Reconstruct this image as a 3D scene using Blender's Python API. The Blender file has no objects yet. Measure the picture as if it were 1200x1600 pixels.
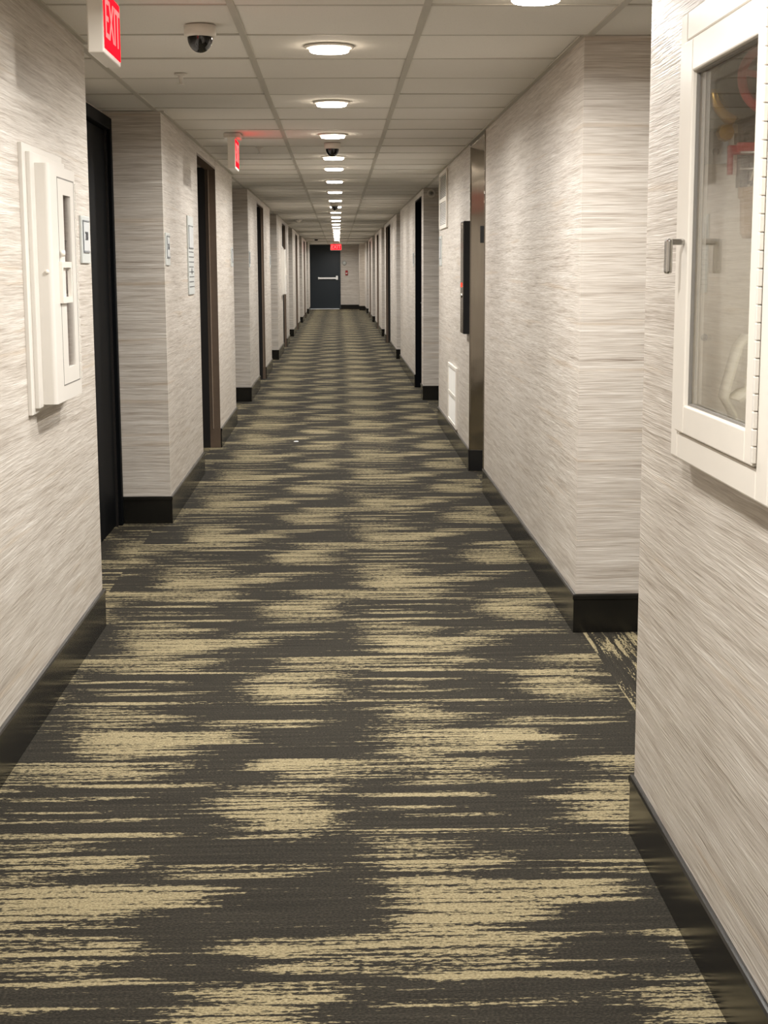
import bpy, bmesh, math, random
from mathutils import Vector, Matrix, noise
random.seed(7)
scene = bpy.context.scene
COL = scene.collection
PI = math.pi

# ------------------------------------------------------------------ helpers
def link(o): COL.objects.link(o); return o

class MB:
    """collects shapes (world coordinates) for ONE mesh object; sl = material slot of the faces"""
    def __init__(self): self.bm = bmesh.new(); self.smooth = False
    def _slot(self, n0, sl):
        self.bm.faces.ensure_lookup_table()
        for f in self.bm.faces[n0:]: f.material_index = sl
    def box(self, x0, x1, y0, y1, z0, z1, bev=0.0, sl=0, seg=2):
        b = bmesh.new()
        bmesh.ops.create_cube(b, size=1)
        for v in b.verts:
            v.co = Vector(((x0+x1)/2+v.co.x*(x1-x0), (y0+y1)/2+v.co.y*(y1-y0), (z0+z1)/2+v.co.z*(z1-z0)))
        if bev > 0:
            bmesh.ops.bevel(b, geom=b.edges[:], offset=bev, segments=seg, profile=.5, affect='EDGES')
        return self._merge(b, sl)
    def _merge(self, b, sl=0):
        n0 = len(self.bm.faces)
        m = bpy.data.meshes.new('tmp'); b.to_mesh(m); b.free()
        self.bm.from_mesh(m); bpy.data.meshes.remove(m)
        self._slot(n0, sl); return self
    def quad(self, pts, sl=0):
        f = self.bm.faces.new([self.bm.verts.new(p) for p in pts]); f.material_index = sl; return self
    def prism(self, poly, z0, z1, sl=0):
        """poly = (x, y) outline, extruded from z0 to z1"""
        b = bmesh.new()
        f = b.faces.new([b.verts.new((x, y, z0)) for x, y in poly])
        r = bmesh.ops.extrude_face_region(b, geom=[f])
        for v in r['geom']:
            if isinstance(v, bmesh.types.BMVert): v.co.z = z1
        bmesh.ops.recalc_face_normals(b, faces=b.faces[:])
        return self._merge(b, sl)
    def lathe(self, prof, c=(0, 0, 0), axis='Z', n=32, sl=0, smooth=True):
        """prof = (radius, height) list turned round the axis through c"""
        b = bmesh.new(); rings = []
        for r, h in prof:
            if r < 1e-6: rings.append([b.verts.new((0, 0, h))])
            else: rings.append([b.verts.new((r*math.cos(2*PI*i/n), r*math.sin(2*PI*i/n), h)) for i in range(n)])
        for A, B in zip(rings, rings[1:]):
            for i in range(n):
                j = (i+1) % n
                if len(A) == 1 and len(B) == 1: continue
                if len(A) == 1: f = b.faces.new((A[0], B[i], B[j]))
                elif len(B) == 1: f = b.faces.new((A[i], A[j], B[0]))
                else: f = b.faces.new((A[i], A[j], B[j], B[i]))
                f.smooth = smooth
        bmesh.ops.recalc_face_normals(b, faces=b.faces[:])
        M = {'Z': Matrix.Identity(3), 'X': Matrix(((0, 0, 1), (0, 1, 0), (-1, 0, 0))), 'Y': Matrix(((1, 0, 0), (0, 0, 1), (0, -1, 0)))}[axis]
        for v in b.verts: v.co = M @ v.co + Vector(c)
        return self._merge(b, sl)
    def tube(self, pts, r, n=10, sl=0, close=False, caps=True):
        b = bmesh.new(); pts = [Vector(p) for p in pts]; N = len(pts); rings = []
        rr = r if isinstance(r, (list, tuple)) else [r]*N
        up = None
        for i, p in enumerate(pts):
            if close: t = pts[(i+1) % N]-pts[i-1]
            else: t = pts[min(i+1, N-1)]-pts[max(i-1, 0)]
            t.normalize()
            if up is None:
                up = Vector((0, 0, 1)) if abs(t.z) < .9 else Vector((1, 0, 0))
            a = (up - t*up.dot(t)).normalized(); bb = t.cross(a); up = a
            rings.append([b.verts.new(p+(a*math.cos(2*PI*k/n)+bb*math.sin(2*PI*k/n))*rr[i]) for k in range(n)])
        for i in range(N if close else N-1):
            A, B = rings[i], rings[(i+1) % N]
            for k in range(n):
                f = b.faces.new((A[k], A[(k+1) % n], B[(k+1) % n], B[k])); f.smooth = True
        if not close and caps:
            b.faces.new(rings[0][::-1]); b.faces.new(rings[-1])
        bmesh.ops.recalc_face_normals(b, faces=b.faces[:])
        return self._merge(b, sl)
    def ribbon(self, path, y0, y1, th=.005, sl=0, skew=0.0):
        """flat strap: path = (x, z) list, broad from y0 to y1, thickness th"""
        b = bmesh.new(); N = len(path); L = []
        for i, (x, z) in enumerate(path):
            a = path[max(i-1, 0)]; c = path[min(i+1, N-1)]
            t = Vector((c[0]-a[0], 0, c[1]-a[1])); t.normalize(); nrm = Vector((-t.z, 0, t.x))*th/2
            o = skew*i/max(N-1, 1)
            L.append([b.verts.new(Vector((x+dx, y, z))+s*nrm) for s, y, dx in ((1, y0, 0), (1, y1, o), (-1, y1, o), (-1, y0, 0))])
        for A, B in zip(L, L[1:]):
            for k in range(4):
                f = b.faces.new((A[k], A[(k+1) % 4], B[(k+1) % 4], B[k])); f.smooth = (k % 2 == 0)
        b.faces.new(L[0][::-1]); b.faces.new(L[-1])
        bmesh.ops.recalc_face_normals(b, faces=b.faces[:])
        return self._merge(b, sl)
    def build(self, name, mats, root=None, base=None):
        m = bpy.data.meshes.new(name)
        if root is not None: base = root['_base'] if '_base' in root else root.location
        if base is not None:
            bmesh.ops.translate(self.bm, verts=self.bm.verts[:], vec=-Vector(base))
        self.bm.to_mesh(m); self.bm.free()
        for mt in (mats if isinstance(mats, (list, tuple)) else [mats]): m.materials.append(mt)
        o = link(bpy.data.objects.new(name, m))
        if root is not None:
            o.parent = root; o['_base'] = list(base)
        elif base is not None: o.location = base
        return o

def tag(o, label=None, cat=None, group=None, kind=None):
    if label: o['label'] = label
    if cat: o['category'] = cat
    if group: o['group'] = group
    if kind: o['kind'] = kind
    return o
def thing(name, loc, label, cat, group=None, kind=None):
    o = link(bpy.data.objects.new(name, None)); o.location = loc; o.empty_display_size = .1
    return tag(o, label, cat, group, kind)
def copy_tree(o, loc=None, label=None):
    r = o.copy(); link(r)
    if loc is not None: r.location = loc
    if label: r['label'] = label
    for ch in list(o.children):
        c = ch.copy(); link(c); c.parent = r
        for g in list(ch.children):
            d = g.copy(); link(d); d.parent = c
    return r
def text(name, s, size, loc, rot, mat, root, ext=.0006, sx=1.0, align='CENTER'):
    cu = bpy.data.curves.new(name, 'FONT'); cu.body = s; cu.size = size; cu.extrude = ext
    cu.align_x = align; cu.align_y = 'CENTER'
    t = link(bpy.data.objects.new('tmp_text', cu))
    bpy.context.view_layer.update()
    m = bpy.data.meshes.new_from_object(t.evaluated_get(bpy.context.evaluated_depsgraph_get()))
    bpy.data.objects.remove(t); bpy.data.curves.remove(cu)
    M = Matrix.Translation(Vector(loc)-Vector(root['_base'] if '_base' in root else root.location)) @ rot.to_4x4() @ Matrix.Scale(sx, 4, (1, 0, 0))
    m.transform(M); m.materials.clear(); m.materials.append(mat)
    o = link(bpy.data.objects.new(name, m)); o.parent = root
    return o
FACE_PX = Matrix(((0, 0, 1), (1, 0, 0), (0, 1, 0)))      # lettering that faces +X
FACE_MX = Matrix(((0, 0, -1), (-1, 0, 0), (0, 1, 0)))    # lettering that faces -X
FACE_MY = Matrix(((1, 0, 0), (0, 0, -1), (0, 1, 0)))     # lettering that faces the near end

# ---------------------------------------------------------------- materials
def srgb(r, g, b):
    return tuple(((c/255)/12.92 if c/255 <= .04045 else ((c/255+.055)/1.055)**2.4) for c in (r, g, b))+(1,)
class NT:
    def __init__(self, name):
        self.m = bpy.data.materials.new(name); self.m.use_nodes = True
        self.t = self.m.node_tree; self.t.nodes.clear()
        self.out = self.n('ShaderNodeOutputMaterial')
    def n(self, typ, ins=None, **kw):
        nd = self.t.nodes.new(typ)
        for k, v in kw.items(): setattr(nd, k, v)
        for k, v in (ins or {}).items(): self.set(nd, k, v)
        return nd
    def set(self, nd, k, v):
        s = nd.inputs[k]
        if hasattr(v, 'is_output') or isinstance(v, bpy.types.NodeSocket): self.t.links.new(v, s)
        else: s.default_value = v
    def math(self, op, a, b=None, c=None, clamp=False):
        nd = self.n('ShaderNodeMath', operation=op, use_clamp=clamp)
        for i, v in enumerate((a, b, c)):
            if v is not None: self.set(nd, i, v)
        return nd.outputs[0]
    def noise(self, vec, scale=1, detail=2, rough=.5, dist=0):
        return self.n('ShaderNodeTexNoise', {'Vector': vec, 'Scale': scale, 'Detail': detail, 'Roughness': rough, 'Distortion': dist}).outputs['Fac']
    def ramp(self, fac, stops, interp='LINEAR'):
        nd = self.n('ShaderNodeValToRGB', {'Fac': fac}); cr = nd.color_ramp; cr.interpolation = interp
        while len(cr.elements) < len(stops): cr.elements.new(.5)
        for e, (p, c) in zip(cr.elements, stops): e.position = p; e.color = c
        return nd.outputs['Color']
    def smooth(self, v, a, b):
        nd = self.n('ShaderNodeMapRange', {'Value': v, 'From Min': a, 'From Max': b}, interpolation_type='SMOOTHSTEP')
        return nd.outputs[0]
    def mix(self, f, a, b):
        nd = self.n('ShaderNodeMix', data_type='RGBA')
        self.set(nd, 0, f); self.set(nd, 6, a); self.set(nd, 7, b); return nd.outputs[2]
    def coords(self):
        g = self.n('ShaderNodeNewGeometry').outputs['Position']
        s = self.n('ShaderNodeSeparateXYZ', {0: g}); return s.outputs[0], s.outputs[1], s.outputs[2]
    def xyz(self, x, y, z): return self.n('ShaderNodeCombineXYZ', {0: x, 1: y, 2: z}).outputs[0]
    def bump(self, h, strength, dist): return self.n('ShaderNodeBump', {'Height': h, 'Strength': strength, 'Distance': dist}).outputs[0]
    def bsdf(self, col, rough=.5, metal=0., spec=.5, normal=None, **extra):
        p = self.n('ShaderNodeBsdfPrincipled', {'Base Color': col, 'Roughness': rough, 'Metallic': metal, 'Specular IOR Level': spec})
        if normal is not None: self.set(p, 'Normal', normal)
        for k, v in extra.items(): self.set(p, k, v)
        self.t.links.new(p.outputs[0], self.out.inputs[0]); return self.m
def paint(name, col, rough=.45, metal=0., spec=.5, var=.06, scale=9, bump=.0):
    """plain paint, plastic or metal with a faint procedural unevenness"""
    N = NT(name); x, y, z = N.coords()
    f = N.noise(N.xyz(x, y, z), scale, 3)
    lo = tuple(c*(1-var) for c in col[:3])+(1,); hi = tuple(min(1, c*(1+var)) for c in col[:3])+(1,)
    nm = N.bump(N.noise(N.xyz(x, y, z), 350, 2), bump, .001) if bump else None
    return N.bsdf(N.mix(f, lo, hi), rough, metal, spec, nm)
def emit(name, col, strength):
    N = NT(name); e = N.n('ShaderNodeEmission', {'Color': col, 'Strength': strength})
    N.t.links.new(e.outputs[0], N.out.inputs[0]); return N.m

def wallpaper():
    N = NT('grasscloth_wallpaper'); x, y, z = N.coords()
    al = N.math('ADD', x, y)                                   # runs along either wall direction
    warp = N.math('MULTIPLY', N.math('SUBTRACT', N.noise(N.xyz(al, 0., z), 3.5, 2), .5), .010)
    zz = N.math('ADD', z, warp)
    def st(sa, sz, d=3, r=.55, o=0.): return N.noise(N.xyz(N.math('MULTIPLY', al, sa), o, N.math('MULTIPLY', zz, sz)), 1, d, r)
    broad = st(1.1, 42, 3, .65, 3.); mid = st(3.6, 150, 3, .65, 11.); fine = st(9, 380, 2, .5, 23.)
    v = N.math('ADD', N.math('ADD', N.math('MULTIPLY', broad, .34), N.math('MULTIPLY', mid, .44)), N.math('MULTIPLY', fine, .22))
    col = N.ramp(v, [(.33, srgb(130, 118, 106)), (.42, srgb(171, 161, 150)), (.50, srgb(195, 187, 177)), (.57, srgb(209, 202, 193)), (.66, srgb(234, 230, 223))])
    tan = N.smooth(st(.8, 30, 2, .5, 41.), .60, .70)
    col = N.mix(N.math('MULTIPLY', tan, .38), col, srgb(186, 166, 142))
    hgt = N.math('ADD', N.math('MULTIPLY', mid, .7), N.math('MULTIPLY', fine, .6))
    return N.bsdf(col, .38, 0., .5, N.bump(hgt, .6, .003))

CP, CV, CY0 = .89, 1.13, 4.605                                  # carpet repeat (across, along) and its anchor
def carpet(name, swap):
    N = NT(name); x, y, z = N.coords()
    if swap: x, y = y, x
    at = N.n('ShaderNodeAttribute', attribute_name='pattern').outputs['Fac']
    def nz(sx, sy, d, r, o): return N.noise(N.xyz(N.math('MULTIPLY', x, sx), N.math('MULTIPLY', y, sy), o), 1, d, r)
    streak = nz(2.6, 62, 3, .6, 0.); fine = nz(52, 150, 3, .6, 5.); broad = nz(1.7, 14, 2, .5, 9.); yarn = nz(160, 210, 2, .6, 3.)
    v = N.math('ADD', at, N.math('MULTIPLY', N.math('SUBTRACT', streak, .5), 1.9))
    v = N.math('ADD', v, N.math('MULTIPLY', N.math('SUBTRACT', fine, .5), 1.35))
    v = N.math('ADD', v, N.math('MULTIPLY', N.math('SUBTRACT', broad, .5), .35))
    f = N.smooth(v, .44, .56)
    dk = N.ramp(N.math('ADD', N.math('MULTIPLY', yarn, .65), N.math('MULTIPLY', streak, .35)), [(.32, srgb(28, 26, 22)), (.5, srgb(45, 42, 36)), (.68, srgb(66, 62, 53))])
    lt = N.ramp(yarn, [(.3, srgb(106, 96, 74)), (.5, srgb(140, 129, 100)), (.7, srgb(163, 152, 122))])
    h = N.math('ADD', N.math('MULTIPLY', yarn, 1.), N.math('MULTIPLY', f, .5))
    return N.bsdf(N.mix(f, dk, lt), .95, 0., .12, N.bump(h, .6, .006))

def tiles():
    N = NT('ceiling_tile'); x, y, z = N.coords()
    cx = N.math('FLOOR', N.math('DIVIDE', N.math('SUBTRACT', x, -.325), .61)); cy = N.math('FLOOR', N.math('DIVIDE', N.math('SUBTRACT', y, 4.901), .61))
    w = N.n('ShaderNodeTexWhiteNoise', {'Vector': N.xyz(cx, cy, 0.)}, noise_dimensions='3D').outputs[0]
    pit = N.noise(N.xyz(x, y, z), 160, 3, .7)
    col = N.mix(w, srgb(222, 219, 212), srgb(238, 235, 229))
    col = N.mix(N.math('MULTIPLY', N.smooth(pit, .58, .72), .25), col, srgb(150, 142, 128))
    return N.bsdf(col, .9, 0., .1, N.bump(pit, .25, .003))

def steel():
    N = NT('brushed_steel'); x, y, z = N.coords()
    br = N.noise(N.xyz(N.math('MULTIPLY', x, 420.), N.math('MULTIPLY', y, 420.), N.math('MULTIPLY', z, 3.)), 1, 2)
    wv = N.noise(N.xyz(x, y, z), 7, 1)
    tg = N.n('ShaderNodeTangent', direction_type='RADIAL', axis='Z').outputs[0]
    return N.bsdf(N.mix(br, srgb(140, 133, 123), srgb(162, 155, 144)), .13, 1., .5, N.bump(wv, .10, .01), **{'Anisotropic': .93, 'Tangent': tg})

def hose_cloth():
    N = NT('woven_hose_canvas'); x, y, z = N.coords()
    w = N.n('ShaderNodeTexWave', {'Vector': N.xyz(N.math('ADD', x, y), 0., z), 'Scale': 160., 'Distortion': 1.5}, wave_type='BANDS', bands_direction='Z').outputs['Fac']
    return N.bsdf(N.mix(w, srgb(234, 229, 208), srgb(248, 245, 230)), .85, 0., .2, N.bump(w, .3, .001))

def pane(name, tint, rough=.0):
    N = NT(name)
    fr = N.n('ShaderNodeFresnel', {'IOR': 1.5}).outputs[0]
    tr = N.n('ShaderNodeBsdfTransparent', {'Color': tint}); gl = N.n('ShaderNodeBsdfGlossy', {'Color': (1, 1, 1, 1), 'Roughness': rough})
    mx = N.n('ShaderNodeMixShader', {0: N.math('MULTIPLY', fr, .5, clamp=True)})
    N.t.links.new(tr.outputs[0], mx.inputs[1]); N.t.links.new(gl.outputs[0], mx.inputs[2]); N.t.links.new(mx.outputs[0], N.out.inputs[0])
    return N.m

M = dict(
    wall=wallpaper(), carpet=carpet('ikat_carpet', False), carpet_turned=carpet('ikat_carpet_turned', True), tile=tiles(),
    grid=paint('ceiling_grid', srgb(188, 184, 174), .5), base=paint('dark_vinyl_baseboard', srgb(24, 23, 20), .2, 0, .38, .1, 5),
    white=paint('white_enamel', srgb(226, 220, 210), .32, 0, .5, .03), cream=paint('cream_enamel', srgb(214, 209, 201), .35, 0, .5, .03),
    lampring=paint('white_lamp_trim', srgb(235, 230, 222), .4), glow=emit('led_diffuser', (1., .95, .88, 1), 40.), glow_edge=emit('led_diffuser_edge', (1., .84, .66, 1), 26.),
    red_lit=emit('lit_red_panel', (1., .006, .013, 1), 2.6), red_letter=emit('lit_pale_letter', (1., .13, .12, 1), 2.4),
    black_door=paint('black_door_paint', srgb(5, 7, 10), .6, 0, .08, .1), navy=paint('charcoal_blue_door', srgb(27, 36, 43), .42, 0, .4, .05),
    brown=paint('brown_door_frame', srgb(100, 84, 70), .4, 0, .5, .12, 30), brown_edge=paint('pale_frame_stop', srgb(150, 133, 116), .4),
    bronze_dark=paint('near_black_frame', srgb(22, 19, 18), .4), steel=steel(), chrome=paint('satin_chrome', srgb(186, 184, 180), .22, 1., .5, .03),
    black=paint('black_plastic', srgb(12, 12, 13), .3), grey=paint('grey_metal', srgb(122, 120, 116), .4, .3), dome=paint('smoked_dome', srgb(14, 14, 18), .06, 0, .8, .02),
    plaque=paint('pale_grey_plaque', srgb(196, 199, 196), .35), insert=paint('plaque_insert', srgb(208, 211, 212), .25), ink=paint('dark_sign_print', srgb(62, 62, 66), .5),
    plq_edge=paint('grey_plaque_edge', srgb(118, 121, 124), .4), red=paint('red_enamel', srgb(158, 28, 34), .35), brass=paint('aged_brass', srgb(176, 140, 62), .35, .9, .5, .15, 40),
    bronze=paint('dark_cast_valve', srgb(46, 42, 36), .35, .5, .5, .15, 30), inside=paint('cabinet_interior', srgb(220, 214, 200), .5),
    hose=hose_cloth(), nozzle=paint('tan_nozzle', srgb(168, 146, 116), .4), strap=paint('pale_webbing', srgb(216, 208, 190), .7),
    glass=pane('clear_cabinet_glass', (.99, .99, .985, 1)), mauve=paint('dark_mauve_back', srgb(120, 98, 92), .3), louver=paint('vent_enamel', srgb(214, 212, 206), .4),
    louver_dark=paint('vent_shadow_gap', srgb(120, 116, 110), .6), sill=paint('painted_threshold_light', srgb(244, 248, 250), .3), paper=paint('white_paper', srgb(238, 236, 230), .8),  # sill: white colour stands in for light under the exit door
    bar=paint('bright_push_bar', srgb(250, 250, 248), .3), litdot=emit('red_indicator', (1, .06, .03, 1), 1.5))

# ---------------------------------------------------------- plan of the place
H, C = 1.35, 2.158                       # eye and ceiling heights
XL, XR, XN = -.911, .877, .700           # wall planes: left, right, projecting near right
D = .30                                  # alcove depth
END = 52.0
Lw = [(XL, -4), (XL, 5.70)]; Rw = []
alcL = [(5.70, 8.09), (13.42, 15.68), (20.75, 22.98), (28.35, 30.87), (36.25, 38.9), (44.2, 46.8)]
revL = [(10.10, 11.60), (17.45, 18.95), (25.25, 26.75), (33.0, 34.5), (41.0, 42.5)]
alcR = [(13.32, 15.73), (21.6, 22.99), (29.0, 30.78), (36.4, 39.14), (44.4, 46.9)]
revR = [(16.1, 17.42), (25.75, 28.1), (33.1, 34.6), (41.2, 42.7)]
def outline(x, y0, y1, cuts, dirn):
    pts = [(x, y0)]
    for a, b, d in sorted(cuts): pts += [(x, a), (x+dirn*d, a), (x+dirn*d, b), (x, b)]
    return pts+[(x, y1)]
RD = .19
cutsL = [(a, b, D) for a, b in alcL]+[(a, b, RD) for a, b in revL]
cutsR = [(a, b, D) for a, b in alcR]+[(a, b, RD) for a, b in revR]+[(9.13, 10.14, .22)]
pl = outline(XL, -4, 49.6, cutsL, -1)+[(-1.12, 49.6), (-1.12, END)]
ORD = ['first', 'second', 'third', 'fourth', 'fifth', 'sixth', 'seventh', 'eighth', 'ninth', 'tenth', 'eleventh', 'twelfth', 'thirteenth', 'fourteenth']
def wall_row(name, x, dirn, y0, y1, cuts, out, side):
    """blocks of one wall plane between the alcoves and reveals, and the slab behind them"""
    dm = max(d for _, _, d in cuts)
    def bx(mb, a, b, ya, yb): return mb.box(min(x+dirn*a, x+dirn*b), max(x+dirn*a, x+dirn*b), ya, yb, 0, C)
    tag(bx(MB(), dm, abs(out-x), y0, END).build(name, M['wall']), 'papered %s wall set back inside the door alcoves' % side, 'wall', kind='structure')
    y = y0; k = 0
    for a, b, d in sorted(cuts)+[(y1, END, None)]:
        tag(bx(MB(), 0, dm, y, a).build(name, M['wall']), '%s papered block of the %s corridor wall from the near end' % (ORD[k], side), 'wall', kind='structure'); k += 1
        if d and d < dm-1e-4: bx(MB(), d, dm, a, b).build(name, M['wall'])['kind'] = 'structure'
        y = b
wall_row('wall_left', XL, -1, -4, 49.6, cutsL, -1.6, 'left')
wall_row('wall_right', XR, 1, 5.52, 50.2, cutsR, 3.2, 'right')
tag(MB().box(.70, XR+D, 50.2, END, 0, C).build('wall_right', M['wall']), 'papered projection on the right beside the far end wall', 'wall', kind='structure')
# near right wall, opened for the hose cabinet
HY0, HY1, HZ0, HZ1, HX = 2.385, 2.955, 1.035, 1.768, .93
m = MB().box(XN, 3.2, -4, HY0, 0, C).box(XN, 3.2, HY1, 3.47, 0, C).box(XN, 3.2, HY0, HY1, 0, HZ0).box(XN, 3.2, HY0, HY1, HZ1, C).box(HX+.004, 3.2, HY0, HY1, HZ0, HZ1)
tag(m.build('wall_right', M['wall']), 'projecting near right wall of pale grasscloth paper that carries the glass hose cabinet', 'wall', kind='structure')
tag(MB().box(3.2, 3.3, 3.3, 5.7, 0, C).build('wall_side', M['wall']), 'wall closing the side passage on the right', 'wall', kind='structure')
tag(MB().box(-1.7, 3.3, END, END+.1, 0, C).build('wall_end', M['wall']), 'far end wall of the corridor beside the dark exit door', 'wall', kind='structure')
tag(MB().box(-1.7, 3.3, -4.1, -4, 0, C).build('wall_back', M['wall']), 'wall behind the viewer at the near end of the corridor', 'wall', kind='structure')

# ---------------------------------------------------------------- baseboards
BH, BT = .147, .009
def baseboard(segs, name, label):
    """segs = list of polylines; walls lie to the left-hand side of travel when side=1"""
    mb = MB()
    for poly, side in segs:
        n = len(poly); off = []
        for i in range(n):
            ds = []
            if i > 0: ds.append((Vector(poly[i])-Vector(poly[i-1])).normalized())
            if i < n-1: ds.append((Vector(poly[i+1])-Vector(poly[i])).normalized())
            nn = [Vector((d.y, -d.x))*side for d in ds]
            off.append(nn[0] if len(nn) == 1 else nn[0]+nn[1])
        prof = [(0, 0), (BT, 0), (BT, BH-.022), (BT+.003, BH-.019), (BT+.003, BH-.006), (BT, BH-.001), (BT*.5, BH), (0, BH)]
        b = bmesh.new(); rings = []
        for p, o in zip(poly, off):
            rings.append([b.verts.new((p[0]+o.x*t, p[1]+o.y*t, z)) for t, z in prof])
        for A, B in zip(rings, rings[1:]):
            for k in range(len(prof)-1): b.faces.new((A[k], A[k+1], B[k+1], B[k]))
        b.faces.new(rings[0]); b.faces.new(rings[-1][::-1])
        bmesh.ops.recalc_face_normals(b, faces=b.faces[:])
        mb._merge(b)
    return tag(mb.build(name, M['base']), label, 'baseboard', kind='structure')
def runs(x, y0, y1, alc, rev, dirn):
    """split a wall line at the door reveals; alcoves keep their baseboard on the returns"""
    ev = [(a, b, 'a') for a, b in alc]+[(a, b, 'r') for a, b in rev]; out = []; cur = [(x, y0)]
    for a, b, k in sorted(ev):
        cur += [(x, a)]
        if k == 'a':
            cur += [(x+dirn*D, a)]; out.append(cur); cur = [(x+dirn*D, b), (x, b)]
        else:
            out.append(cur); cur = [(x, b)]
    return out+[cur+[(x, y1)]]
sl = [(r, 1) for r in runs(XL, -4, 49.6, alcL, revL, -1)]
baseboard(sl, 'baseboard_left', 'tall black vinyl baseboard along the left wall')
sr = [(r, -1) for r in runs(XR, 5.52, 50.2, alcR, revR+[(9.13, 10.14)], 1)]
sr[0] = ([(3.2, 5.52)]+sr[0][0], -1); sr[-1] = (sr[-1][0]+[(.70, 50.2), (.70, END)], -1)
baseboard(sr, 'baseboard_right', 'tall black vinyl baseboard along the right wall beyond the side passage')
baseboard([([(XN, -4), (XN, 3.47), (3.2, 3.47)], -1)], 'baseboard_right', 'tall black vinyl baseboard under the glass hose cabinet')
baseboard([([(.085, END), (.70, END)], 1)], 'baseboard_end', 'black baseboard on the far end wall right of the exit door')

# --------------------------------------------------------------------- floor
tile_boxes = [(.07, .31, 4.518, 4.601, .62), (.06, .40, 4.431, 4.518, .66), (.08, .32, 4.352, 4.430, .62), (.10, .63, 4.233, 4.351, .76), (.10, .47, 4.139, 4.233, .74),
              (.14, .30, 4.080, 4.149, .62), (-.24, .47, 4.007, 4.096, .70), (-.18, .42, 3.920, 4.005, .60), (-.31, .01, 3.814, 3.905, .68), (-.34, -.06, 3.709, 3.815, .72),
              (-.31, 0., 3.608, 3.722, .72), (-.28, -.01, 3.520, 3.607, .62), (.11, .57, 3.895, 3.925, .62), (.02, .41, 3.793, 3.822, .60), (.04, .25, 3.709, 3.736, .52),
              (.07, .41, 3.657, 3.686, .55), (-.01, .53, 3.553, 3.581, .62), (-.41, -.03, 4.423, 4.454, .60), (-.43, -.10, 4.379, 4.409, .60)]
tb = [(a, b, (4.605-y1)*1.056, (4.605-y0)*1.056, d) for a, b, y0, y1, d in tile_boxes]
def sm(e0, e1, x):
    t = min(1, max(0, (x-e0)/(e1-e0))); return t*t*(3-2*t)
def density(X, Y):
    X += .05*(noise.noise((7.3, Y*75, 1.7)))+.05*noise.noise((X*3, Y*14, 4.1)); Y += .012*noise.noise((X*5, Y*9, 8.))
    v = (CY0-Y) % CV; best = .07
    v += 0
    for a, b, v0, v1, d in tb:
        y0_, y1_ = v0, v1
        for dv in (-CV, 0, CV):
            vv = v+dv
            if vv < v0-.012 or vv > v1+.012: continue
            k = round((X-(a+b)/2)/CP)
            u = X-k*CP
            fx = sm(a-.11, a+.09, u)*(1-sm(b-.09, b+.11, u)); fy = sm(v0-.012, v0+.008, vv)*(1-sm(v1-.008, v1+.012, vv))
            best = max(best, .07+((d-.13 if y1_-y0_ > .045 else d-.02)-.07)*fx*fy)
    return best
def floor_grid(x0, x1, ys, nx, fn, verts, faces, vals, mats, sl):
    b0 = len(verts)
    xs = [x0+(x1-x0)*i/nx for i in range(nx+1)]
    for y in ys:
        for x in xs: verts.append((x, y, 0)); vals.append(fn(x, y))
    for j in range(len(ys)-1):
        for i in range(nx):
            a = b0+j*(nx+1)+i; faces.append((a, a+1, a+nx+2, a+nx+1)); mats.append(sl)
verts, faces, vals, mats = [], [], [], []
dy = CV/113
ys = [-4+0*dy]
near = [CY0+CV*-2+i*dy for i in range(int(8*113)+1)]                      # 1 cm rows near the viewer
far = [near[-1]+i*CV/40 for i in range(1, int((END-near[-1])/(CV/40))+1)]+[END]
floor_grid(-.985, .905, [-4]+near+far, 63, density, verts, faces, vals, mats, 0)
al = [-4]+[2+i*.02 for i in range(500)]+[12+i*.1 for i in range(400)]+[END]
floor_grid(-1.6, -.985, al, 15, lambda x, y: density(x+.3, y+.42), verts, faces, vals, mats, 0)
floor_grid(.905, 3.2, [-4, 3.2]+[3.2+i*.02 for i in range(1, 125)], 100, lambda x, y: density(y+.26, x+.02), verts, faces, vals, mats, 1)
floor_grid(.905, 3.2, [5.68]+[5.7+i*.3 for i in range(154)]+[END], 20, lambda x, y: .3, verts, faces, vals, mats, 0)
me = bpy.data.meshes.new('floor'); me.from_pydata(verts, [], faces)
me.materials.append(M['carpet']); me.materials.append(M['carpet_turned'])
me.polygons.foreach_set('material_index', mats)
at = me.attributes.new('pattern', 'FLOAT', 'POINT'); at.data.foreach_set('value', vals); me.update()
fl = link(bpy.data.objects.new('floor', me))
tag(fl, 'charcoal carpet with beige ikat streaks running the length of the corridor', 'floor', kind='structure')

# ------------------------------------------------------------------- ceiling
mb = MB()
GX = [-.325+.61*k for k in range(-3, 7)]; k0, k1 = -15, 78
GY = [4.901+.61*k for k in range(k0, k1)]
for a, b in zip(GX, GX[1:]):
    for c, d in zip(GY, GY[1:]):
        if a > .9 and c > 6.2: continue
        s = [random.uniform(-.0025, .0025) for _ in range(2)]
        z = C+.003
        mb.quad([(a, c, z+s[0]), (a, d, z+s[1]), (b, d, z-s[0]), (b, c, z-s[1])][::1], 0)
for x in GX[1:-1]:
    mb.box(x-.012, x+.012, -4, END if x < .95 else 5.6, C-.001, C+.012, sl=1)
for y in GY:
    if -4 < y < END: mb.box(-1.6, XR+.35 if y > 5.6 else 3.2, y-.011, y+.011, C+.0005, C+.012, sl=1)
mb.box(-1.7, 3.3, -4.1, END+.1, C+.02, C+.08, sl=0)
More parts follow.
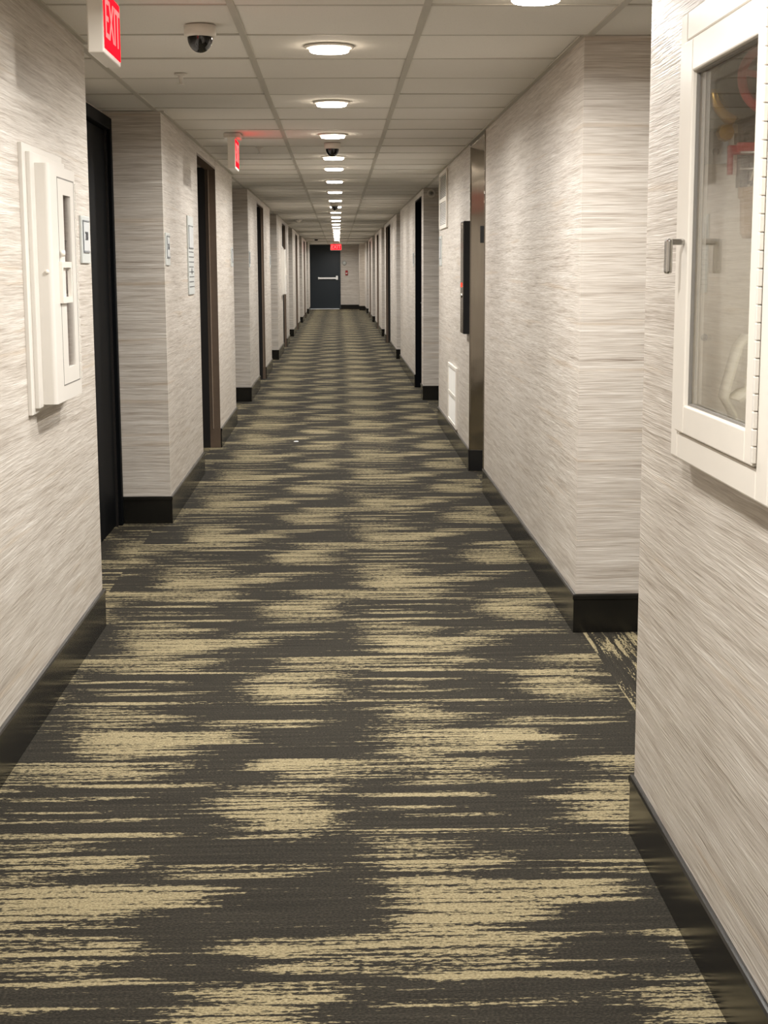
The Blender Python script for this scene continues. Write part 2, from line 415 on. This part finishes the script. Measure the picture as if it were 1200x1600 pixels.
# wall angles where the ceiling meets the long walls
for x, y0, y1, s in [(XL, -4, 5.7, 1), (XN, -4, 3.47, -1)]+[(XL, a, b, 1) for a, b in zip([t[1] for t in alcL], [t[0] for t in alcL[1:]]+[49.6])]+[(XR, 5.52, 13.32, -1)]+[(XR, a, b, -1) for a, b in zip([t[1] for t in alcR], [t[0] for t in alcR[1:]]+[50.2])]:
    mb.box(min(x, x+s*.018), max(x, x+s*.018), y0, y1, C-.004, C+.002, sl=1)
tag(mb.build('ceiling', [M['tile'], M['grid']]), 'grey-white suspended ceiling of square tiles in a metal grid', 'ceiling', kind='structure')

# ----------------------------------------------------------------- downlights
LY = [-1.7, .1, 2.05, 4.05, 5.78, 7.66, 9.48, 11.33, 12.56, 14.38, 16.33, 18.35, 20.15, 22.15, 24.2, 25.95, 28.05, 29.95, 31.8, 33.7, 35.6, 37.6, 39.6, 41.6, 43.6, 46.0, 48.2, 50.2]
ords = ['first', 'second', 'third', 'fourth', 'fifth', 'sixth', 'seventh', 'eighth', 'ninth', 'tenth', 'eleventh', 'twelfth', 'thirteenth', 'fourteenth', 'fifteenth', 'sixteenth', 'seventeenth', 'eighteenth', 'nineteenth', 'twentieth', 'twenty-first', 'twenty-second', 'twenty-third', 'twenty-fourth', 'twenty-fifth']
L0 = thing('ceiling_downlight', (-.025, LY[4], C), 'round lit LED downlight in the ceiling row, first whole one nearest the viewer', 'ceiling light', 'LED downlights along the corridor ceiling')
MB().lathe([(.073, -.007), (.082, -.007), (.090, -.004), (.092, .0), (0, .0)], L0.location, n=40).build('trim_ring', M['lampring'], L0)
MB().lathe([(0, -.0200), (.069, -.0200)], L0.location, n=40).lathe([(.069, -.0200), (.0725, -.017), (.073, -.006)], L0.location, n=40, sl=1).build('diffuser', [M['glow'], M['glow_edge']], L0)
ld = bpy.data.lights.new('lamp', 'AREA'); ld.shape = 'DISK'; ld.size = .13; ld.energy = 26.; ld.color = (1., .975, .935); ld.spread = math.radians(168)
lo = link(bpy.data.objects.new('lamp', ld)); lo.parent = L0; lo.location = (0, 0, -.0215)
for i, y in enumerate(LY):
    if i == 4: continue
    if i < 4: lab = 'LED downlight behind the top edge of the view, %s from the near end' % ords[i]
    else: lab = 'round lit LED downlight, %s from the viewer in the ceiling row toward the far door' % ords[i-4]
    copy_tree(L0, (-.025, y, C), lab)
copy_tree(L0, (.60, 4.715, C), 'round lit LED downlight cut by the top edge, off the row beside the side passage')

# -------------------------------------------------------------------- exit signs
def exit_sign(x, y, z0, facing, label):
    t = thing('exit_sign', (x, y, C), label, 'exit sign', 'red lit exit signs')
    L, Hh, T = .33, .185, .045
    def bx(mb, l0, l1, t0, t1, za, zb, bev=0):
        if facing == 'X': mb.box(x+t0, x+t1, y+l0, y+l1, za, zb, bev)
        else: mb.box(x+l0, x+l1, y+t0, y+t1, za, zb, bev)
        return mb
    s = 1 if facing == 'X' else -1
    bx(MB(), -L/2, L/2, -T/2, T/2, z0, z0+Hh, .004).build('housing', M['white'], t)
    bx(MB(), -.10, .10, -.05, .05, z0+Hh, C, .003).build('canopy', M['cream'], t)
    for sd in (1,) if facing == 'X' else (-1,):
        a, b = sorted((sd*T/2, sd*(T/2+.002)))
        p = bx(MB(), -L/2+.012, L/2-.012, a, b, z0+.014, z0+Hh-.012).build('face_panel', M['red_lit'], t)
        if facing == 'X': text('lettering', 'EXIT', .155, (x+sd*(T/2+.0028), y, z0+Hh/2), FACE_PX if sd > 0 else FACE_MX, M['red_letter'], p, sx=.9)
        else: text('lettering', 'EXIT', .155, (x, y-T/2-.0028, z0+Hh/2), FACE_MY, M['red_letter'], p, sx=.9)
    return t
exit_sign(-.665, 4.53, 1.945, 'X', 'red lit exit sign hung from the ceiling at the top left corner, seen edge-on')
exit_sign(-.630, 9.45, 1.945, 'X', 'thin edge-on exit sign hung from the ceiling farther down the left side')
exit_sign(-.055, 45.0, 1.885, 'Y', 'small red exit sign facing the viewer above the far end door')

# ------------------------------------------------------- cameras, sprinklers, detectors
def dome_camera(x, y, label, r=.054):
    t = thing('dome_camera', (x, y, C), label, 'security camera')
    MB().lathe([(0, 0), (r, 0), (r, -.030), (r*.93, -.036), (r*.80, -.037)], (x, y, C)).build('mount', M['white'], t)
    MB().lathe([(r*.80, -.036)]+[(r*.80*math.cos(a), -.036-.052*math.sin(a)) for a in [PI/2*i/9 for i in range(1, 10)]]+[(0, -.088)], (x, y, C)).build('dome', M['dome'], t)
    return t
dome_camera(-.457, 5.30, 'white ceiling dome camera with dark glass bubble near the first exit sign')
dome_camera(-.03, 10.12, 'dome camera hanging in the light row between the third and fourth downlights')
dome_camera(-.035, 19.3, 'far dome camera in the light row, dark against the bright lamps')
def sprinkler(x, y, label):
    t = thing('sprinkler_head', (x, y, C), label, 'sprinkler')
    MB().lathe([(0, 0), (.028, 0), (.026, -.004), (.012, -.008)], (x, y, C), n=20).build('escutcheon', M['cream'], t)
    MB().lathe([(.012, -.006), (.009, -.022), (.005, -.03), (.005, -.04), (.016, -.041), (.016, -.043), (0, -.043)], (x, y, C), n=16).build('deflector', M['cream'], t)
sprinkler(-.651, 6.57, 'small ceiling sprinkler head left of the row, just past the dome camera')
sprinkler(-.52, 10.45, 'small ceiling sprinkler head right behind the edge-on exit sign')
sprinkler(.276, 18.16, 'small ceiling sprinkler head right of the light row, midway down')
def detector(x, y, label):
    t = thing('smoke_detector', (x, y, C), label, 'smoke detector')
    MB().lathe([(0, 0), (.062, 0), (.06, -.014), (.05, -.02)], (x, y, C), n=24).build('base', M['cream'], t)
    MB().lathe([(.05, -.019), (.042, -.045), (.03, -.052), (0, -.053)], (x, y, C), n=24).build('sensor', M['white'], t)
detector(-.641, 25.5, 'white smoke detector on the ceiling left of the row, midway down')
t = thing('smoke_detector', (-.598, 42.6, C), 'small dark detector on the ceiling left of the row near the far end', 'smoke detector')
MB().lathe([(0, 0), (.05, 0), (.045, -.03), (0, -.04)], t.location, n=20).build('sensor', M['black'], t)
t = thing('sidewall_sprinkler', (.957, 15.73, 2.105), 'round white sidewall sprinkler plate high on the paper return beside the upper vent', 'sprinkler')
MB().lathe([(.030, 0), (.040, -.002), (.043, -.010), (.034, -.016), (.026, -.008), (.026, 0)], t.location, 'Y', 28).build('cup', M['white'], t)
MB().lathe([(.012, 0), (.012, -.03), (.016, -.032), (0, -.034)], t.location, 'Y', 16).build('nozzle', M['grey'], t)

# --------------------------------------------------------------- room doors
def alcove_door(n, side, y0, y1, label):
    """black hinged door in the back wall of an alcove, at its far end"""
    x = (XL-D) if side < 0 else (XR+D)
    q = -side
    t = thing('door_%d' % n, (x, (y0+y1)/2, 0), label, 'door', kind='structure')
    def bx(mb, a, b, *r, **k): return mb.box(min(x+q*a, x+q*b), max(x+q*a, x+q*b), *r, **k)
    f = MB()
    for ya, yb in ((y0, y0+.055), (y1-.055, y1)): bx(f, 0, .05, ya, yb, 0, 2.12, bev=.004)
    bx(f, 0, .05, y0+.055, y1-.055, 2.06, 2.12, bev=.004)
    f.build('door_frame', M['black_door'], t)
    g = MB()
    for ya, yb in ((y0+.055, y0+.075), (y1-.075, y1-.055)): bx(g, 0, .03, ya, yb, 0, 2.06)
    g.build('door_stop', M['bronze_dark'], t)
    hy = y0+.12
    lf = bx(MB(), 0, .018, y0+.076, y1-.076, .006, 2.055, bev=.002).build('leaf', M['black_door'], t)
    h = MB()
    h.lathe([(0, 0), (.026, 0), (.026, .008), (0, .009)], (x+q*.018, hy, 1.0), 'X', 20) if q > 0 else h.lathe([(0, 0), (.026, 0), (.026, -.008), (0, -.009)], (x+q*.018, hy, 1.0), 'X', 20)
    h.tube([(x+q*.02, hy, 1.0), (x+q*.042, hy, 1.0), (x+q*.046, hy+.02, 1.0), (x+q*.046, hy+.09, 1.0)], .009)
    h.build('handle', M['chrome'], lf)
    return t
num = 1
where = ['nearest', 'second', 'third', 'fourth', 'fifth', 'sixth']
for i, (a, b) in enumerate(alcL):
    alcove_door(num, -1, b-1.07, b-.02, 'black guest-room door in the %s alcove on the left' % where[i]); num += 1
for i, (a, b) in enumerate(alcR):
    alcove_door(num, 1, b-1.07, b-.02, 'black guest-room door in the %s alcove on the right' % where[i]); num += 1
def reveal_door(n, side, y0, y1, label, dark=False, jd=.078):
    """door set back in a shallow reveal, framed in brown metal"""
    x = XL if side < 0 else XR; q = -side
    t = thing('door_%d' % n, (x, (y0+y1)/2, 0), label, 'door', kind='structure')
    def bx(mb, a, b, *r, **k): return mb.box(min(x-q*a, x-q*b), max(x-q*a, x-q*b), *r, **k)
    fm = M['black_door'] if dark else M['brown']
    f = MB()
    for ya, yb in ((y0, y0+.012), (y1-.012, y1)): bx(f, 0, jd, ya, yb, 0, 2.10)
    bx(f, 0, jd, y0+.012, y1-.012, 2.085, 2.10)
    f.build('door_frame', fm, t)
    g = MB()
    for ya, yb in ((y0, y0+.022), (y1-.022, y1)): bx(g, jd*.64, jd*.64+.006, ya, yb, BH, 2.10)
    if not dark: g.build('frame_stop', M['brown_edge'], t)
    e = MB()
    for ya, yb in ((y0, y0+.014), (y1-.014, y1)): bx(e, jd, RD, ya, yb, 0, C-.005)
    e.build('inner_jamb', M['bronze_dark'], t)
    lf = bx(MB(), RD-.045, RD, y0+.014, y1-.014, .006, 2.085, bev=.002).build('leaf', M['black_door'], t)
    hy = y1-.10 if dark else y0+.22; h = MB(); xx = x-q*(RD-.045)
    h.lathe([(0, -.006), (.027, -.006), (.027, .006), (0, .006)], (xx+q*.004, hy, .965), 'X', 20)
    h.tube([(xx, hy, .965), (xx+q*.075, hy, .965), (xx+q*.082, hy-.03, .965), (xx+q*.082, hy-.12, .965)], .011)
    h.build('handle', M['chrome'], lf)
    pl_ = bx(MB(), 0, RD, y0+.012, y1-.012, 2.10, C-.004).build('head_panel', M['wall'], t)
    return t
for i, (a, b) in enumerate(revL):
    reveal_door(num, -1, a, b, 'dark door with brown metal frame in the %s left block' % ['first', 'second', 'third', 'fourth', 'fifth'][i], jd=.078 if i == 0 else .036); num += 1
for i, (a, b) in enumerate(revR):
    reveal_door(num, 1, a, b, ['black service door with a bright lever on the right past the vents', 'dark door with brown frame in the second far right block', 'dark door in the third far right block', 'dark door in the last long right block'][i], i == 0, .078 if i == 0 else .04); num += 1

# ----------------------------------------------------------- exit door at the end
t = thing('door_%d' % num, (-.44, END, 0), 'tall charcoal exit door with a bright push bar at the far end', 'door', kind='structure')
f = MB().box(-1.0, -.945, END-.06, END, 0, C-.004, .003).box(.045, .08, END-.06, END, 0, C-.004, .003).box(-.945, .045, END-.06, END, 2.125, C-.004, .003)
f.build('door_frame', M['navy'], t)
lf = MB().box(-.943, .043, END-.045, END, .022, 2.124, .003).build('leaf', M['navy'], t)
pb = MB().box(-.68, -.06, END-.115, END-.075, 1.01, 1.065, .008).box(-.68, -.64, END-.09, END-.045, 1.0, 1.075, .004).build('push_bar', M['bar'], lf)
MB().box(-.075, -.005, END-.12, END-.045, .985, 1.12, .012).build('latch_case', M['bar'], lf)
MB().box(-.94, .04, END-.16, END, 0, .02, .004).build('threshold_light_strip', M['sill'], t)  # white strip painted in place of the light leaking under the door

# -------------------------------------------------- round bell and red call point
t = thing('fire_bell', (.215, END+.002, 1.545), 'round pale grey bell on the far end wall right of the exit door', 'bell')
MB().lathe([(0, 0), (.035, 0), (.035, -.02), (.02, -.022)], t.location, 'Y', 24).build('back_box', M['grey'], t)
MB().lathe([(.0, -.075), (.03, -.073), (.065, -.055), (.078, -.028), (.075, -.022), (.03, -.02)], t.location, 'Y', 32).build('gong', M['plaque'], t)
t = thing('pull_station', (.28, END, 1.22), 'small red fire-alarm pull station below the round bell on the end wall', 'fire alarm')
MB().box(.245, .33, END-.045, END+.002, 1.14, 1.30, .008).build('body', M['red'], t)
MB().box(.262, .313, END-.06, END-.044, 1.185, 1.215, .004).build('handle', M['paper'], t)

# -------------------------------------------------- extinguisher cabinet, near left
def extinguisher_cabinet(y, label):
    """y = near edge of the flange"""
    t = thing('extinguisher_cabinet', (XL, y+.30, .93), label, 'extinguisher cabinet', 'white extinguisher cabinets')
    X = XL; Y = y
    MB().box(X-.001, X+.012, Y, Y+.632, .928, 1.712, .002).box(X+.011, X+.026, Y+.045, Y+.60, .944, 1.69, .003).build('wall_flange', M['cream'], t)
    b = MB()
    # hollow body: near, far, top, bottom walls round a shallow well
    x0, x1, y0, y1, z0, z1 = X+.025, X+.068, Y+.10, Y+.55, .952, 1.66
    r = .014; q4 = [(math.sin(k*PI/10)*r, (1-math.cos(k*PI/10))*r) for k in range(6)]
    b.prism([(x0, y0)]+[(x1-r+u, y0+v) for u, v in q4]+[(x1, y0+.215), (x0, y0+.215)], z0, z1)
    b.prism([(x0, y0+.345), (x1, y0+.345)]+[(x1-r+u, y1-v) for u, v in q4[::-1]]+[(x0, y1)], z0, z1)
    b.box(x0, x1, y0+.215, y0+.345, z0, 1.05).box(x0, x1, y0+.215, y0+.345, 1.578, z1)
    b.build('body', M['cream'], t)
    MB().box(x1-.024, x1-.018, y0+.215, y0+.345, 1.05, 1.578).build('recess_back', M['mauve'], t)
    h = [(x1-.013, y0+.30-.05*math.sin(a*PI), 1.44-.16*a) for a in [i/10 for i in range(11)]]
    MB().tube(h, .005).build('extinguisher_hose', M['black'], t)
    MB().box(x1-.006, x1-.004, y0+.215, y0+.345, 1.05, 1.578).build('pane', M['glass'], t)
    d = MB()
    for (ya, yb, za, zb) in ((y0+.12, y0+.124, 1.0, 1.628), (y1-.044, y1-.040, 1.0, 1.628), (y0+.12, y1-.04, 1.624, 1.628), (y0+.12, y1-.04, .998, 1.002)):
        d.box(x1-.001, x1+.0006, ya, yb, za, zb)
    d.build('door_seam', M['louver_dark'], t)
    d = MB()
    for (ya, yb, za, zb) in ((y0+.105, y0+.123, 1.25, 1.375), (y0+.255, y0+.273, 1.25, 1.375), (y0+.123, y0+.255, 1.25, 1.268), (y0+.123, y0+.255, 1.357, 1.375)):
        d.box(x1-.001, x1+.010, ya, yb, za, zb)
    d.build('pull_handle', M['white'], t)
    MB().lathe([(0, .016), (.009, .014), (.011, 0), (0, -.002)], (x1, y0+.135, 1.40), 'X', 16).build('latch_knob', M['white'], t)
    MB().lathe([(0, -.007), (.006, -.005), (.007, 0), (0, .001)], ((x0+x1)/2+.005, y0, 1.345), 'Y', 14).build('cam_stud', M['white'], t)
    hg = MB()
    for k in range(22): hg.box(x1-.002, x1+.003, y1-.022, y1-.012, 1.0+k*.0285, 1.0+k*.0285+.023)
    hg.build('hinge', M['cream'], t)
    return t
extinguisher_cabinet(4.46, 'large white extinguisher cabinet with narrow glass strip on the near left wall')
extinguisher_cabinet(24.55, 'distant white extinguisher cabinet jutting from the left wall before a dark door')

# -------------------------------------------------------- glass hose cabinet, near right
FX = .665
t = thing('hose_cabinet', (XN, 2.66, .98), 'white glass-fronted fire hose cabinet on the near right wall', 'fire hose cabinet')
fr = MB()
for (ya, yb, za, zb) in ((2.315, 2.385, .978, 1.828), (2.955, 3.01, .978, 1.828), (2.385, 2.955, .978, 1.031), (2.385, 2.955, 1.772, 1.828)):
    fr.box(FX, XN, ya, yb, za, zb, .004)
fr.build('frame', M['white'], t)
ins = MB().box(HX-.004, HX, 2.389, 2.951, 1.039, 1.764).box(XN, HX-.004, 2.387, 2.391, 1.039, 1.764).box(XN, HX-.004, 2.949, 2.953, 1.039, 1.764).box(XN, HX-.004, 2.391, 2.949, 1.037, 1.041).box(XN, HX-.004, 2.391, 2.949, 1.762, 1.766)
ins.build('interior', M['inside'], t)
dr = MB()
for (ya, yb, za, zb) in ((2.388, 2.437, 1.034, 1.769), (2.882, 2.952, 1.034, 1.769), (2.437, 2.882, 1.034, 1.089), (2.437, 2.882, 1.709, 1.769)):
    dr.box(FX-.006, FX+.022, ya, yb, za, zb, .003)
door = dr.build('door', M['white'], t)
MB().box(FX+.008, FX+.012, 2.430, 2.889, 1.083, 1.715).build('glass', M['glass'], door)
gk = MB()
for (ya, yb, za, zb) in ((2.437, 2.442, 1.089, 1.709), (2.877, 2.882, 1.089, 1.709), (2.442, 2.877, 1.089, 1.093), (2.442, 2.877, 1.705, 1.709)):
    gk.box(FX+.003, FX+.009, ya, yb, za, zb)
gk.build('gasket', M['louver_dark'], door)
hd = MB().box(FX-.036, FX-.006, 2.905, 2.921, 1.392, 1.404, .003)
hd.box(FX-.041, FX-.029, 2.898, 2.928, 1.338, 1.404, .005, seg=3)
hd.build('handle', M['chrome'], door)
hg = MB()
for k in range(26): hg.box(FX-.009, FX-.001, 2.379, 2.3875, 1.04+k*.028, 1.04+k*.028+.0268, .0015)
hg.build('piano_hinge', M['cream'], t)
MB().box(.700, .746, 2.940, 2.949, 1.545, 1.70, .001).build('label_plate', M['plaque'], t)
MB().lathe([(0, -.004), (.006, -.003), (.007, 0)], (.722, 2.940, 1.568), 'Y', 14).build('screw', M['grey'], t)
MB().lathe([(0, -.004), (.006, -.003), (.007, 0)], (.712, 2.949, 1.215), 'Y', 14).build('screw', M['grey'], t)

t = thing('hose_valve', (.775, 2.90, 1.68), 'dark cast hose valve with red handwheel inside the glass cabinet', 'valve')
MB().lathe([(0, -.03), (.035, -.028), (.056, -.018), (.066, -.006), (.066, .016), (.05, .034), (0, .036)], (.768, 2.90, 1.68), 'Y', 36).tube([(.772, 2.90, 1.63), (.772, 2.90, 1.545)], .019, 16).tube([(.768, 2.90, 1.68), (.924, 2.90, 1.68)], .03, 16).lathe([(.026, 0), (.026, .02), (0, .02)], (.772, 2.90, 1.578), 'Z', 6, smooth=False).build('body', M['bronze'], t)
arc = [(.768-.068*math.cos(a), 2.885, 1.68-.068*math.sin(a)) for a in [.05+i*1.1/10 for i in range(11)]]
MB().tube(arc, [.004, .006, .008, .009, .010, .010, .010, .010, .011, .011, .011]).build('brass_rim', M['brass'], t)
MB().lathe([(0, -.016), (.015, -.014), (.017, 0), (.012, .02), (0, .022)], (.724, 2.885, 1.598), 'Y', 8, smooth=False).build('brass_cap', M['brass'], t)
cx, cy_, cz, R_ = .798, 2.82, 1.687, .062
wh = MB().tube([(cx+R_*math.cos(a), cy_+.012*math.sin(a), cz+R_*math.sin(a)) for a in [2*PI*i/36 for i in range(36)]], .0085, 10, close=True)
for k in range(5):
    a = 2*PI*k/5+.4; wh.tube([(cx, cy_, cz), (cx+R_*math.cos(a), cy_+.012*math.sin(a), cz+R_*math.sin(a))], .006, 8)
wh.lathe([(0, -.012), (.013, -.01), (.013, .06), (0, .06)], (cx, cy_, cz), 'Y', 16)
wh.build('handwheel', M['red'], t)

t = thing('hose_rack', (.775, 2.84, 1.54), 'red hose rack bracket with steel pins inside the glass cabinet', 'hose rack')
MB().box(.728, .924, 2.80, 2.815, 1.557, 1.574, .002).box(.728, .924, 2.865, 2.88, 1.557, 1.574, .002).box(.728, .737, 2.866, 2.879, 1.520, 1.559, .002).build('bracket', M['red'], t)
MB().tube([(.733, 2.802, 1.556), (.92, 2.802, 1.556)], .003, 8).tube([(.733, 2.802, 1.527), (.92, 2.802, 1.527)], .003, 8).build('pin', M['chrome'], t)

t = thing('fire_hose', (.775, 2.80, 1.06), 'folded cream canvas fire hose hanging inside the glass cabinet', 'fire hose')
bd = MB()
for i in range(9):                                                 # packed folds on the rack
    x = .747+i*.0135
    bd.ribbon([(x, 1.548), (x+.001, 1.53), (x-.001, 1.51), (x, 1.496+.006*(i % 2))], 2.818, 2.862, .010)
bd.build('packed_folds', M['grey'], t)
hs = MB()
hs.ribbon([(.792, 1.515), (.788, 1.42), (.772, 1.33), (.757, 1.24), (.748, 1.16), (.744, 1.11)], 2.76, 2.82, .004, skew=.028)
hs.ribbon([(.764, 1.225), (.748, 1.205), (.737, 1.165), (.728, 1.13), (.723, 1.108), (.733, 1.092), (.741, 1.078), (.745, 1.058)], 2.80, 2.865, .004)
hs.ribbon([(.800, 1.50), (.797, 1.35), (.79, 1.24), (.782, 1.14), (.77, 1.115)], 2.70, 2.78, .004)
hs.ribbon([(.731, 1.108), (.748, 1.122), (.768, 1.128), (.79, 1.118), (.80, 1.09), (.79, 1.062), (.765, 1.05), (.742, 1.048)], 2.74, 2.83, .005)
hs.build('hanging_loops', M['hose'], t)
MB().lathe([(.019, 0), (.019, -.02), (.015, -.024), (.013, -.085), (.008, -.094), (0, -.095)], (.760, 2.84, 1.497), 'Z', 20).build('nozzle', M['nozzle'], t)
MB().tube([(.775, 2.79, 1.585), (.764, 2.79, 1.55), (.750, 2.79, 1.505)], .0022, 6).build('tie_cord', M['strap'], t)

# ---------------------------------------------------------------- wall signs
def wall_sign(side, y0, y1, z0, z1, label, digits=None, name='room_sign', rows=0):
    x = XL if side < 0 else XR; q = -side
    t = thing(name, (x, (y0+y1)/2, z0), label, 'sign')
    def bx(mb, a, b, *r, **k): return mb.box(min(x+q*a, x+q*b), max(x+q*a, x+q*b), *r, **k)
    pq = bx(MB(), 0, .008, y0, y1, z0, z1, bev=.0015).build('plaque', M['plaque'], t)
    w_ = y1-y0; h_ = z1-z0
    if rows == 0:
        a, b, c, d = y0+.16*w_, y1-.16*w_, z0+.26*h_, z1-.12*h_
    else:
        a, b, c, d = y0+.12*w_, y1-.12*w_, z1-.40*h_, z1-.13*h_
    bx(MB(), .007, .0105, a, b, c, d, bev=.001).build('number_window', M['insert'], t)
    e = MB()
    bx(e, .007, .0125, a, b, d, d+.005); bx(e, .007, .0125, a, b, c-.006, c); bx(e, .007, .0115, a-.004, a, c-.006, d+.005)
    e.build('window_rail', M['plq_edge'], t)
    if digits: text('number', digits, (d-c)*.42, (x+q*.0112, (a+b)/2, (c+d)/2), FACE_PX if q > 0 else FACE_MX, M['ink'], t, sx=.95)
    if rows:
        p = MB(); rr = random.Random(3)
        zz = c-.05*h_
        for k in range(rows):
            zk = zz-k*(zz-z0-.02)/rows
            yy = y0+.08*w_
            while yy < y1-.12*w_:
                l = rr.uniform(.06, .2)*w_
                bx(p, .008, .0088, yy, min(yy+l, y1-.06*w_), zk-.006, zk)
                yy += l+.05*w_
        p.build('printed_lines', M['ink'], t)
        MB().lathe([(0, q*.0012), (.020, q*.0012), (.020, 0)], (x+q*.008, y0+.55*w_, z0+.30*h_), 'X', 20).build('emblem', M['ink'], t)
    return t
wall_sign(-1, 5.462, 5.643, 1.374, 1.540, 'grey room-number plaque on the left wall right beside the white extinguisher cabinet', '208')
wall_sign(-1, 8.13, 8.31, 1.372, 1.542, 'grey room-number plaque at the near corner of the first left block past the alcove', '206')
wall_sign(-1, 9.32, 9.67, 1.198, 1.672, 'tall pale blue-grey notice plaque with printed lines on the first left block', None, 'notice_plaque', 8)
wall_sign(-1, 13.10, 13.30, 1.372, 1.535, 'grey room plaque at the far end of the first left block')
wall_sign(-1, 15.72, 15.90, 1.372, 1.535, 'grey room plaque at the near corner of the second left block')
wall_sign(-1, 20.45, 20.64, 1.372, 1.535, 'grey room plaque at the far end of the second left block')
wall_sign(1, 12.93, 13.20, 1.372, 1.620, 'thin grey plaque seen edge-on below the upper wall vent on the right')
wall_sign(1, 17.62, 17.80, 1.372, 1.535, 'small plaque on the right wall just past the black service door')

# --------------------------------------------------------------------- vents
def vent(y0, y1, z0, z1, label):
    t = thing('wall_vent', (XR, (y0+y1)/2, z0), label, 'vent', 'white wall vents by the elevator')
    f = MB(); X = XR; mid = (z0+z1)/2; r = .028
    for a, b, c, d in ((y0, y0+r, z0, z1), (y1-r, y1, z0, z1), (y0+r, y1-r, z0, z0+r), (y0+r, y1-r, z1-r, z1), (y0+r, y1-r, mid-r*.6, mid+r*.6)):
        f.box(X-.016, X, a, b, c, d, .003)
    f.build('frame', M['white'], t)
    MB().box(X-.003, X, y0+r, y1-r, z0+r, z1-r).build('backing', M['louver_dark'], t)
    s = MB(); n = 14
    for lo, hi in ((z0+r, mid-r*.6), (mid+r*.6, z1-r)):
        for k in range(n):
            z = lo+(hi-lo)*(k+.5)/n; h = (hi-lo)/n*.62
            s.quad([(X-.011, y0+r, z-h), (X-.004, y0+r, z+h*.5), (X-.004, y1-r, z+h*.5), (X-.011, y1-r, z-h)][::-1])
    s.build('louvers', M['louver'], t)
vent(12.24, 13.10, 1.672, 2.135, 'white louvred wall vent high on the right wall beyond the elevator')
vent(11.19, 12.0, .165, .620, 'white louvred wall vent low on the right wall just above the baseboard')

# ---------------------------------------------------------------- elevator
t = thing('elevator_entrance', (XR+.10, 9.635, 0), 'brushed steel elevator doorway set in the right wall', 'elevator')
j = MB().prism([(XR-.006, 10.139), (XR-.006, 10.124), (XR+.003, 10.121), (XR+.21, 10.083), (XR+.21, 10.139)], .142, 2.150).build('jamb', M['steel'], t)
MB().box(XR-.006, XR+.21, 9.131, 9.152, 0, 2.150, .002).build('jamb', M['steel'], t)
MB().box(XR-.006, XR+.21, 9.152, 10.122, 2.130, 2.150, .002).build('head', M['steel'], t)
MB().prism([(XR-.010, 10.139), (XR-.010, 10.121), (XR+.003, 10.117), (XR+.21, 10.079), (XR+.21, 10.139)], 0, .142).build('jamb_foot', M['black'], t)
for a, b in ((9.153, 9.633), (9.637, 10.07)): MB().box(XR+.17, XR+.205, a, b, .008, 2.129, .002).build('door_leaf', M['steel'], t)
MB().box(XR+.12, XR+.21, 9.153, 10.068, 0, .006).build('sill', M['grey'], t)
t = thing('floor_plate', (.97, 10.104, 1.57), 'small black square floor plate on the elevator steel jamb', 'sign')
MB().prism([(.937, 10.1103), (1.005, 10.0978), (1.005, 10.094), (.937, 10.1065)], 1.515, 1.625).build('plate', M['black'], t)
t = thing('call_panel', (XR, 10.29, .91), 'tall black elevator call panel on the right wall beside the steel jamb', 'call panel')
MB().box(XR-.043, XR+.002, 10.185, 10.40, .915, 1.66, .003).build('housing', M['black'], t)
MB().box(XR-.046, XR-.042, 10.19, 10.395, .92, 1.655, .001).build('face_plate', M['steel'], t)
for z in (1.24, 1.17):
    MB().lathe([(0, -.007), (.014, -.006), (.016, 0)], (XR-.046, 10.29, z), 'X', 16).build('button', M['litdot' if z > 1.2 else 'chrome'], t)

# --------------------------------------------------------------------- litter
mb = MB(); bmesh.ops.create_icosphere(mb.bm, subdivisions=2, radius=1)
for v in mb.bm.verts:
    k = 1+.35*noise.noise(v.co*2.1)
    v.co = Vector((v.co.x*.020*k, v.co.y*.014*k, .005+v.co.z*.005*k)) + Vector((-.343, 11.92, 0))
tag(mb.build('paper_scrap', M['paper'], base=(-.343, 11.92, 0)), 'tiny white scrap of paper lying on the carpet left of centre', 'litter')

for o in bpy.data.objects:
    if '_base' in o: del o['_base']

# -------------------------------------------------------------------- camera
f, pit, yaw, roll = 2367.0, math.radians(9.125), math.radians(1.677), math.radians(-.2414)
A = Vector((math.cos(yaw), -math.sin(yaw), 0)); F0 = Vector((math.sin(yaw), math.cos(yaw), 0)); Zv = Vector((0, 0, 1))
F = F0*math.cos(pit)-Zv*math.sin(pit); B = -(F0*math.sin(pit)+Zv*math.cos(pit))
c, s = math.cos(roll), math.sin(roll)
right = c*A-s*B; down = s*A+c*B
cam = bpy.data.cameras.new('camera'); cam.sensor_width = 36; cam.sensor_fit = 'AUTO'; cam.lens = 36*f/1600; cam.clip_start = .05; cam.clip_end = 200
co = link(bpy.data.objects.new('camera', cam))
R = Matrix((right, -down, -F)).transposed().to_4x4()
co.matrix_world = Matrix.Translation((0, 0, H)) @ R
scene.camera = co

# -------------------------------------------------------------- world, view
wd = bpy.data.worlds.new('world'); wd.use_nodes = True; scene.world = wd
wd.node_tree.nodes['Background'].inputs[0].default_value = (0, 0, 0, 1)
vs = scene.view_settings
vs.view_transform = 'Standard'; vs.look = 'None'; vs.gamma = 1; vs.use_curve_mapping = False; vs.exposure = 0.13
scene.cycles.use_denoising = True
scene.cycles.max_bounces = 10; scene.cycles.diffuse_bounces = 8; scene.cycles.glossy_bounces = 5; scene.cycles.transparent_max_bounces = 10
scene.cycles.sample_clamp_indirect = 4.0
